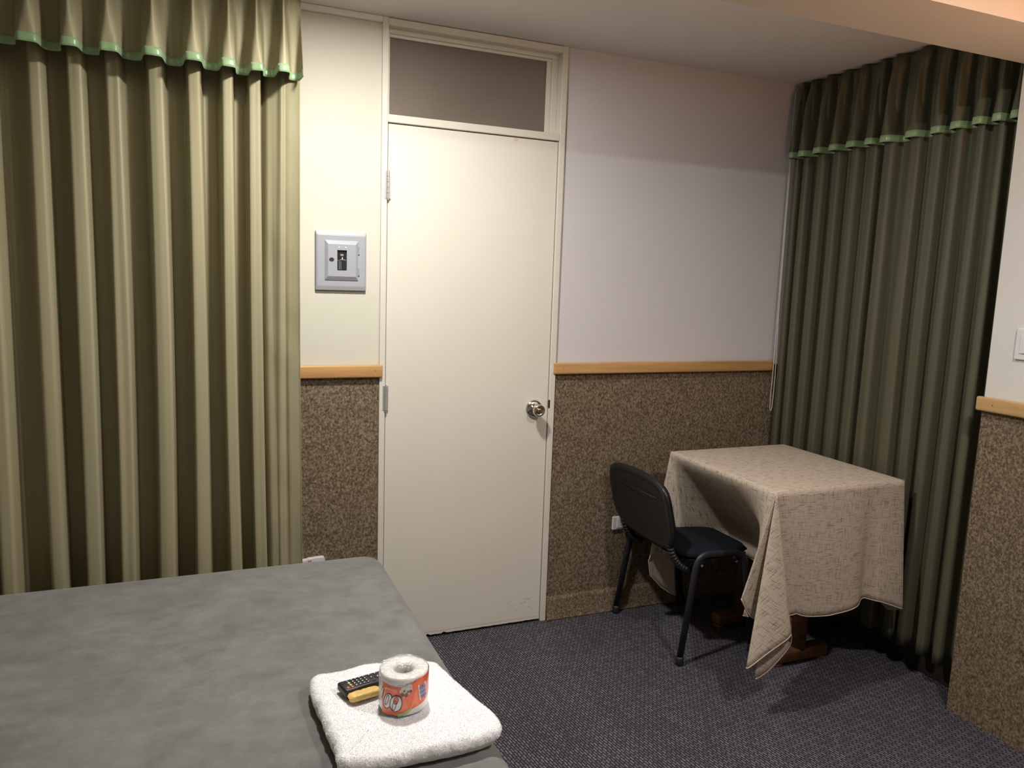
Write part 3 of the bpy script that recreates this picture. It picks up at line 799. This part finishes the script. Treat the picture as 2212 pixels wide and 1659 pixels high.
# picture patch, small lettering, bar code, green ribbon
patch('picture', 'wrap_fur', [(-.0085, .060), (-.003, .070), (.008, .074), (.0175, .074), (.0200, .066), (.0175, .055), (.008, .047), (.001, .044), (-.004, .050)], .0012, lab)
for u, h, a, b in ((-.002, .052, .0040, .0045), (.006, .0505, .0046, .0040), (.0155, .058, .0030, .0042), (.002, .060, .0022, .0020), (.010, .0575, .0028, .0022)):
    patch('picture_blot', 'wrap_brown', ell(u, h, a, b, .4, 14), .0017, lab)
for k in range(14):
    u = -.0120 + k * .0031; h = .0725 + k * .00062
    if k in (4, 10): continue
    stroke('small_print', 'wrap_violet', [(u, h - .0015), (u + .0005, h + .0017), (u + .0014, h - .0009), (u + .0022, h + .0017)], .0004, .0019, lab)
patch('bar_code', 'wrap_white', [(.0385, .030), (.0620, .029), (.0560, .068), (.0325, .066)], .0012, lab)
for k in range(10):
    t = k / 9; u0_ = .0400 - .0050 * t; u1_ = .0590 - .0055 * t; h0_ = .0335 + t * .0290
    stroke('bar', 'wrap_violet', [(u0_, h0_), ((u0_ * 2 + u1_) / 3, h0_), ((u0_ + u1_ * 2) / 3, h0_), (u1_, h0_)], .0011 if k % 3 else .0006, .0018, lab)
patch('green_tag', 'wrap_green', [(-.0115, .0085), (-.003, .0095), (.008, .0145), (.0165, .0205), (.0175, .0135), (.008, .0075), (-.003, .0030), (-.0105, .0012)], .0014, lab)

# ------------------------------------------------------------------ remote control
rem = empty('remote_control'); tag(rem, 'black remote control lying on the towel', 'remote control')
RO = Vector((-.392, -1.2575, TZ + .0070)); ang = math.atan2(.029, .104)
RM = Matrix.Translation(RO) @ Matrix.Rotation(ang, 4, 'Z') @ Matrix.Rotation(math.radians(2), 4, 'Y')
def rbox(name, d, mat, parent, bev, seg=2):
    bm = bmesh.new(); box(bm, *d, bev=bev, seg=seg); bm.transform(RM); return obj(name, bm, mat, parent, True)
RT = .0185; RW = .0455
rbox('remote_body', (0, .168, -RW, 0, 0, RT), 'remote_black', rem, .0045, 3)
def key(u, v, a, b, mat, dot=True):
    bm = bmesh.new(); lathe(bm, [(1, -.001), (1, .0008), (.8, .0014)], 14); bm.transform(RM @ Matrix.Translation((u, v, RT)) @ Matrix.Diagonal((a, b, 1, 1)))
    k = obj('button', bm, mat, rem, True)
    if dot:
        bm = bmesh.new(); lathe(bm, [(.0017, .0012), (.0017, .0018)], 10); bm.transform(RM @ Matrix.Translation((u, v, RT))); obj('button_print', bm, 'key_print', k, True)
key(.0105, -.0355, .0034, .0036, 'key_red', False); key(.0095, -.012, .0036, .0030, 'key_black', False)
for v, c in ((-.0085, 'key_blue'), (-.018, 'key_yellow'), (-.0275, 'key_green'), (-.0365, 'key_red')): key(.0205, v, .0030, .0036, c, False)
for u in (.031, .041, .051, .061):
    for v in (-.0075, -.0165, -.0255, -.0350): key(u, v, .0034, .0034, 'key_black')
for v in (-.0085, -.0205, -.036): key(.0755, v, .0034, .0030, 'key_black', v != -.036)
key(.091, -.0225, .0068, .0068, 'key_black')
for u, v in ((.0905, -.0085), (.0905, -.0365), (.105, -.0225)): key(u, v, .0036, .0032, 'key_black')
for u in (.120, .131, .142, .153):
    for v in (-.011, -.0225, -.034): key(u, v, .0034, .0032, 'key_black')

# ------------------------------------------------------------------ soap bar
def soap():
    bm = bmesh.new(); P = []; n, k = 36, 24; L, Wd, Hh = .078, .027, .0165
    for i in range(n + 1):
        t = i / n; s = -1 + 2 * t
        e = (1 - abs(s) ** 6) ** .5 if abs(s) < 1 else 0
        if t < .07: e = .28 + .5 * t / .07; 
        row = []
        for j in range(k + 1):
            a = 2 * math.pi * j / k; c, s_ = math.cos(a), math.sin(a)
            x = math.copysign(abs(c) ** .6, c) * Wd / 2 * (.35 + .65 * e); z = math.copysign(abs(s_) ** .6, s_) * Hh / 2 * (.12 + .88 * e)
            gro = -.0013 * math.exp(-(c / .22) ** 2) * (s_ > 0) * (abs(s) < .7)
            z += gro + .0012 * nz(s * 4, a * 1.2, 3)
            row.append((t * L, x + .001 * nz(s * 5, 2, a), z + Hh / 2))
        P.append(row)
    grid_mesh(bm, P); bmesh.ops.remove_doubles(bm, verts=bm.verts[:], dist=1e-6)
    bm.transform(Matrix.Translation((-.376, -1.3105, TZ + .0035)) @ Matrix.Rotation(.20, 4, 'Z'))
    return tag(obj('soap_bar', bm, 'soap_yellow', None, True), 'small yellow wrapped soap bar beside the remote control', 'soap')
soap()

# ------------------------------------------------------------------ table with cloth
TX0, TX1, TY0, TY1, TH = 1.2026, 1.817, -.8562, -.2031, .7826
tb = empty('table'); tag(tb, 'wooden table hidden under a beige cloth', 'table')
bx('table_top', (TX0 + .014, TX1 - .008, TY0 + .008, TY1 - .008, TH - .030, TH - .003), 'table_wood', tb, .006)
for y in (-.30, -.66):
    bm = bmesh.new(); tube(bm, round_path([(1.555, y, .05), (1.555, y, TH - .031)], .01), .030, n=16); obj('post', bm, 'table_wood', tb, True)
    bm = bmesh.new(); box(bm, 1.42, 1.69, y - .03, y + .03, .012, .062, .012, 3); obj('foot_bar', bm, 'table_wood', tb, True)
    bm = bmesh.new(); box(bm, 1.30, 1.72, y - .025, y + .025, TH - .07, TH - .033, .006); obj('bearer', bm, 'table_wood', tb, True)
    for x in (1.445, 1.665):
        bm = bmesh.new(); lathe(bm, [(.024, 0), (.028, .006), (.022, .014)], 16, Matrix.Translation((x, y, 0))); obj('pad', bm, 'table_wood', tb, True)
bx('stretcher', (1.527, 1.583, -.66, -.30, .085, .150), 'table_wood', tb, .008, 2, True)

def cloth():
    bm = bmesh.new(); uvl = bm.loops.layers.uv.verify()
    T = TH + .0005; E = .012
    # rows are built round the perimeter: each column starts on the table edge and ends on the hem
    cols = []          # (top point, uv_top, hem point, uv_hem, bow)
    OV = .45
    def chairpush(y): return smoothstep(-.855, -.60, y) * (1 - smoothstep(-.28, -.203, y))
    def add(top, hem, uvt, uvh, fn=None): cols.append((Vector(top), Vector(hem), uvt, uvh, fn))
    # left flap, far to near
    nL = 40
    for i in range(nL + 1):
        y = TY1 + (TY0 - TY1) * i / nL; y = min(max(y, TY0 + .002), TY1 - .002); p = chairpush(y)
        near = 1 - smoothstep(-.86, -.72, y); far = 1 - smoothstep(-.30, -.2, y) if False else smoothstep(-.32, -.2, y)
        hx_ = TX0 - .022 + .27 * p - .060 * near - .05 * far * 0.6
        hz = TH - OV + .02 * p - .0 * near
        def fn(q, t, p=p, y=y, near=near):
            if p > 0.01:
                q.x = TX0 - .002 + (.285 * p) * min(1.0, max(0.0, t - .055) / .76) ** 1.1 - (.016 + .085 * near) * (1 - p) * t
            q.x += .006 * nz(y * 9, t * 3, 4) * t
            return q
        add((TX0, y, T), (hx_, y, hz), (0, y), (-OV, y), fn)
    # near left corner: cone from the table corner to the folded hem
    apex = (TX0, TY0, T); au = (0, TY0)
    H = [(1.113, -.842, .365), (1.077, -0.862, 0.41), (1.125, -0.858, 0.338), (1.195, -0.85, 0.29), (1.209, -0.862, 0.205), (1.143, -0.89, 0.177), (1.077, -0.918, 0.183), (1.078, -0.932, 0.19), (1.142, -0.946, 0.239), (1.22, -0.946, 0.276), (1.245, -0.938, 0.286), (1.258, -0.922, 0.234), (1.223, -0.908, 0.176), (1.173, -0.903, 0.134), (1.132, -0.9, 0.119), (1.186, -0.888, 0.137), (1.271, -0.878, 0.211), (1.287, -0.874, 0.296), (1.276, -.874, .325)]
    Hs = []
    for i in range(len(H) - 1):
        p0, p1, p2, p3 = [Vector(H[max(0, min(len(H) - 1, i + q))]) for q in (-1, 0, 1, 2)]
        for j in range(4):
            t = j / 4; Hs.append(0.5 * ((2 * p1) + (p2 - p0) * t + (2 * p0 - 5 * p1 + 4 * p2 - p3) * t * t + (3 * p1 - p0 - 3 * p2 + p3) * t ** 3))
    Hs.append(Vector(H[-1]))
    for k, h in enumerate(Hs):
        th = math.pi / 2 * k / (len(Hs) - 1); r = (h - Vector(apex)).length
        add(apex, h, au, (-r * math.cos(th), TY0 - r * math.sin(th)))
    # front flap
    nF = 40
    hem = [(TX0, .326), (1.28, .330), (1.38, .312), (1.46, .306), (1.56, .311), (1.615, .322), (1.66, .336), (1.72, .322), (1.80, .284), (1.83, .275)]
    for i in range(nF + 1):
        x = TX0 + .002 + (TX1 - TX0 - .004) * i / nF; hz = interp(hem, x)
        hx_ = x + (.022 * smoothstep(1.70, 1.815, x)) + .07 * (1 - smoothstep(1.2, 1.36, x))
        dent = -.030 * math.exp(-((x - 1.655) / .035) ** 2) * -1
        hy = TY0 - .022 - .014 * math.sin((x - TX0) / (TX1 - TX0) * math.pi) + dent - .012 * smoothstep(1.70, 1.81, x)
        def fn(q, t, x=x):
            q.y += .005 * nz(x * 8, t * 3, 7) * t; return q
        add((x, TY0, T), (hx_, hy, hz), (x - TX0, TY0), (x - TX0, TY0 - OV), fn)
    # near right corner, turned in behind
    for k, h in enumerate([(1.842, -.888, .276), (1.848, -.880, .272), (1.846, -.86, .262), (1.838, -.83, .250), (1.834, -.80, .262), (1.833, -.77, .30)]):
        th = math.pi / 2 * k / 5; add((TX1, TY0, T), h, (TX1 - TX0, TY0), (TX1 - TX0 + OV * math.sin(th), TY0 - OV * math.cos(th)))
    # right flap
    for i in range(17):
        y = TY0 + .002 + (TY1 - TY0 - .004) * i / 16
        add((TX1, y, T), (1.832, y, .345), (TX1 - TX0, y), (TX1 - TX0 + OV, y))
    for k, h in enumerate([(1.833, -.19, .33), (1.832, -.175, .24), (1.82, -.16, .21), (1.80, -.17, .33)]):
        add((TX1, TY1, T), h, (TX1 - TX0, TY1), (TX1 - TX0 + OV * math.cos(k / 3 * 1.57), TY1 + OV * math.sin(k / 3 * 1.57)))
    # back flap
    for i in range(17):
        x = TX1 - .002 - (TX1 - TX0 - .004) * i / 16
        add((x, TY1, T), (x, TY1 + .02, .345), (x - TX0, TY1), (x - TX0, TY1 + OV))
    # far left corner
    Hb = [(1.24, -.180, .33), (1.285, -.190, .118), (1.250, -.192, .135), (1.200, -.193, .170), (1.140, -.194, .232), (1.128, -.196, .30), (1.135, -.205, .335)]
    for k in range(len(Hb) - 1):
        for j in range(4):
            t = j / 4; h = Vector(Hb[k]).lerp(Vector(Hb[k + 1]), t); th = math.pi / 2 * (k + t) / (len(Hb) - 1)
            add((TX0, TY1, T), h, (0, TY1), (-OV * math.sin(th) * 1.2, TY1 + OV * math.cos(th) * 1.2))
    nt = 22; G = []; UVs = []
    for top, hem_, ut, uh, fn in cols:
        row = []; ruv = []
        cx_, cy_ = (TX0 + TX1) / 2, (TY0 + TY1) / 2
        for j in range(nt + 1):
            t = j / nt; q = top.lerp(hem_, t)
            # round over the table edge, then hang
            out = Vector((hem_.x - top.x, hem_.y - top.y, 0)); 
            q = Vector((top.x + out.x * t ** 1.0, top.y + out.y * t ** 1.0, top.z + (hem_.z - top.z) * t))
            if fn: q = fn(q, t)
            row.append(q); ruv.append((ut[0] + (uh[0] - ut[0]) * t, ut[1] + (uh[1] - ut[1]) * t))
        G.append(row); UVs.append(ruv)
    G.append([p.copy() for p in G[0]]); UVs.append(UVs[0])
    V = grid_mesh(bm, G, UVs)
    # top sheet joined to the ring of edge points
    nx_, ny_ = 10, 10
    c = bm.verts.new(((TX0 + TX1) / 2, (TY0 + TY1) / 2, T + .0012))
    ring = [V[i][0] for i in range(len(G) - 1)]
    for k, sc_ in ((0, .97), (1, .7), (2, .35)):
        new = [bm.verts.new((c.co.x + (V[i][0].co.x - c.co.x) * sc_, c.co.y + (V[i][0].co.y - c.co.y) * sc_, T + .0012)) for i in range(len(G) - 1)]
        n = len(ring)
        for i in range(n):
            j = (i + 1) % n
            f = bm.faces.new((ring[i], ring[j], new[j], new[i]))
            for lp in f.loops: lp[uvl].uv = (lp.vert.co.x - TX0, lp.vert.co.y)
        ring = new
    for i in range(len(ring)):
        f = bm.faces.new((ring[i], ring[(i + 1) % len(ring)], c))
        for lp in f.loops: lp[uvl].uv = (lp.vert.co.x - TX0, lp.vert.co.y)
    bmesh.ops.remove_doubles(bm, verts=bm.verts[:], dist=2e-5)
    o = obj('tablecloth', bm, 'linen_cloth', None, True)
    sd = o.modifiers.new('thickness', 'SOLIDIFY'); sd.thickness = .0016; sd.offset = 0
    hb = bmesh.new(); tube(hb, [r[-1] for r in G[:-1]], .0022, n=6, up=(0, 0, 1)); hm = obj('hem', hb, 'linen_hem', o, True)
    tag(o, 'beige linen tablecloth with a long hanging corner, over the table', 'tablecloth')
cloth()

# ------------------------------------------------------------------ chair
ch = empty('chair'); tag(ch, 'black padded visitor chair with tubular legs pushed under the table', 'chair')
YN, YF = -.528, -.048
for yy, yf in ((YN, YN - .012), (YF, YF + .010)):
    bm = bmesh.new()
    pth = round_path([(1.070, yf, .012), (1.135, yy, .444), (1.360, yy, .432), (1.425, yf, .012)], .058, 8)
    tube(bm, pth, .0095, .0145, n=16, up=(0, 1, 0))
    s = obj('leg_frame', bm, 'chair_tube', ch, True)
    for x in (1.070, 1.425):
        bm = bmesh.new(); lathe(bm, [(.0135, 0), (.0165, .004), (.0165, .030), (.0145, .036)], 18, Matrix.Translation((x + (.002 if x < 1.2 else -.002), yf, 0))); obj('foot_cap', bm, 'rubber', s, True)
for x in (1.165, 1.335):
    bm = bmesh.new(); tube(bm, [(x, YN + .008, .405), (x, YF - .008, .405)], .011, n=12, up=(0, 0, 1)); obj('cross_bar', bm, 'chair_tube', ch, True)
def pad(name, mat, fn, nu, nv, parent):
    """closed rounded cushion: fn(u,v,side) with u,v in -1..1"""
    bm = bmesh.new()
    A = [[fn(-1 + 2 * i / nu, -1 + 2 * j / nv, 1) for j in range(nv + 1)] for i in range(nu + 1)]
    B = [[fn(-1 + 2 * i / nu, -1 + 2 * j / nv, -1) for j in range(nv + 1)] for i in range(nu + 1)]
    grid_mesh(bm, A); grid_mesh(bm, B)
    bmesh.ops.remove_doubles(bm, verts=bm.verts[:], dist=1e-5)
    # sew the rim
    be = [e for e in bm.edges if e.is_boundary]
    if be: bmesh.ops.bridge_loops(bm, edges=be)
    return obj(name, bm, mat, parent, True)
def squircle(u, v, p=4.5):
    """square to rounded square"""
    m_ = max(abs(u), abs(v))
    if m_ < 1e-6: return 0, 0
    l = (abs(u / m_) ** p + abs(v / m_) ** p) ** (1 / p); return u / l, v / l
def seat(u, v, s):
    a, b = squircle(u, v, 5); rim = max(abs(u), abs(v))
    x = 1.262 + a * .178 ; y = -.288 + b * (.226 - .010 * a)
    th = (1 - rim ** 6) ** .5 if rim < 1 else 0
    z = .430 + (.024 if s > 0 else -.022) * th - .012 * max(0, a) ** 3 - .004 * (1 - b * b) * (s > 0)
    return (x, y, z)
pad('seat', 'chair_fabric', seat, 28, 28, ch)
def pan(u, v, s):
    a, b = squircle(u, v, 5); rim = max(abs(u), abs(v))
    return (1.262 + a * .172, -.288 + b * .219, .410 - .010 * max(0, a) ** 3 + (0.002 if s > 0 else -.012 * (1 - rim ** 4)))
pad('seat_pan', 'chair_shell', pan, 20, 20, ch)
# backrest: v runs along y, u up
def back_pt(u, v, off):
    a, b = squircle(u, v, 5.5)
    w_ = .236 - .004 * a - .030 * max(0, -a) ** 2
    y = -.275 + b * w_
    z = .578 + a * .158 - (0.012 * b * b if a > 0 else -.026 * b * b) * abs(a)
    x = 1.030 - (z - .578) * .24 - .022 * b * b * -1 * -1 + .0
    return (x + off, y, z)
def cushion(u, v, s):
    rim = max(abs(u), abs(v)); th = (1 - rim ** 5) ** .5 if rim < 1 else 0
    return back_pt(u * .965, v * .965, .012 + (.036 * th if s > 0 else -.004 * th))
def shell(u, v, s):
    rim = max(abs(u), abs(v)); th = (1 - rim ** 7) ** .5 if rim < 1 else 0
    rec = .006 * smoothstep(.86, .80, rim)
    return back_pt(u, v, .012 + (.003 * th if s > 0 else -(.020 * th) + rec))
pad('back_cushion', 'chair_fabric', cushion, 28, 28, ch)
bs = pad('back_shell', 'chair_shell', shell, 40, 40, ch)
bm = bmesh.new()
tube(bm, round_path([back_pt(.50, -.62, -.004), back_pt(.50, .62, -.004)], .01), .0016, n=6); obj('shell_groove', bm, 'rubber', bs, True)
def bellow(y, dy):
    p0, p1, p2 = Vector((1.052, y, .470)), Vector((1.070, y + dy * .4, .385)), Vector((1.150, y + dy, .352)); pts = []; rr = []
    N_ = 88
    for i in range(N_ + 1):
        t = i / N_; pts.append(p0 * (1 - t) ** 2 + p1 * 2 * t * (1 - t) + p2 * t * t); rr.append(1.0 + .18 * math.sin(2 * math.pi * 11 * t))
    bm = bmesh.new(); tube(bm, pts, .0155, .0125, n=16, up=(0, 1, 0), radii=rr); obj('bellows', bm, 'rubber', ch, True)
bellow(-.452, -.006); bellow(-.098, .010)
for y_ in (-.458, -.088):
    bm = bmesh.new(); tube(bm, [(1.150, y_, .352), (1.165, y_, .378), (1.165, y_, .402)], .010, n=10); obj('bracket', bm, 'chair_tube', ch, True)
for x in (1.165, 1.335):
    bm = bmesh.new(); lathe(bm, [(.006, 0), (.006, .004), (.004, .006)], 10, Matrix.Translation((x, YN + .013, .392)) @ Matrix.Rotation(math.pi / 2, 4, 'X')); obj('bolt', bm, 'hinge_steel', ch, True)

# ------------------------------------------------------------------ lamp bodies (above and behind the view)
for loc, lab_ in ((LAMP_A, 'round white ceiling lamp above the door bay'), (LAMP_B, 'round white ceiling lamp behind the beam')):
    e = empty('ceiling_lamp'); tag(e, lab_, 'lamp', 'round ceiling lamps')
    bm = bmesh.new(); lathe(bm, [(.11, HC), (.11, loc[2] + .004), (.09, loc[2] + .004), (.09, HC)], 40, Matrix.Translation((loc[0], loc[1], 0))); obj('lamp_ring', bm, 'white_plastic', e, True)
    bm = bmesh.new(); lathe(bm, [(.088, loc[2] + .006), (.088, loc[2] + .008)], 40, Matrix.Translation((loc[0], loc[1], 0))); obj('diffuser', bm, 'glow_white', e, True)
fl = empty('floor_lamp'); tag(fl, 'floor uplighter with an amber bowl by the right wall', 'lamp')
lx, ly, lz = LAMP_C
bm = bmesh.new(); lathe(bm, [(.13, 0), (.13, .012), (.11, .022), (.02, .03)], 32, Matrix.Translation((lx, ly, 0))); obj('lamp_base', bm, 'chair_tube', fl, True)
bm = bmesh.new(); lathe(bm, [(.012, .02), (.012, lz - .09)], 16, Matrix.Translation((lx, ly, 0))); obj('lamp_pole', bm, 'chair_tube', fl, True)
bm = bmesh.new(); lathe(bm, [(.02, lz - .10), (.09, lz - .07), (.14, lz - .01), (.15, lz + .02), (.146, lz + .02), (.135, lz - .012), (.085, lz - .062), (.01, lz - .085)], 36, Matrix.Translation((lx, ly, 0)), False, False); obj('lamp_bowl', bm, 'lamp_shade', fl, True)
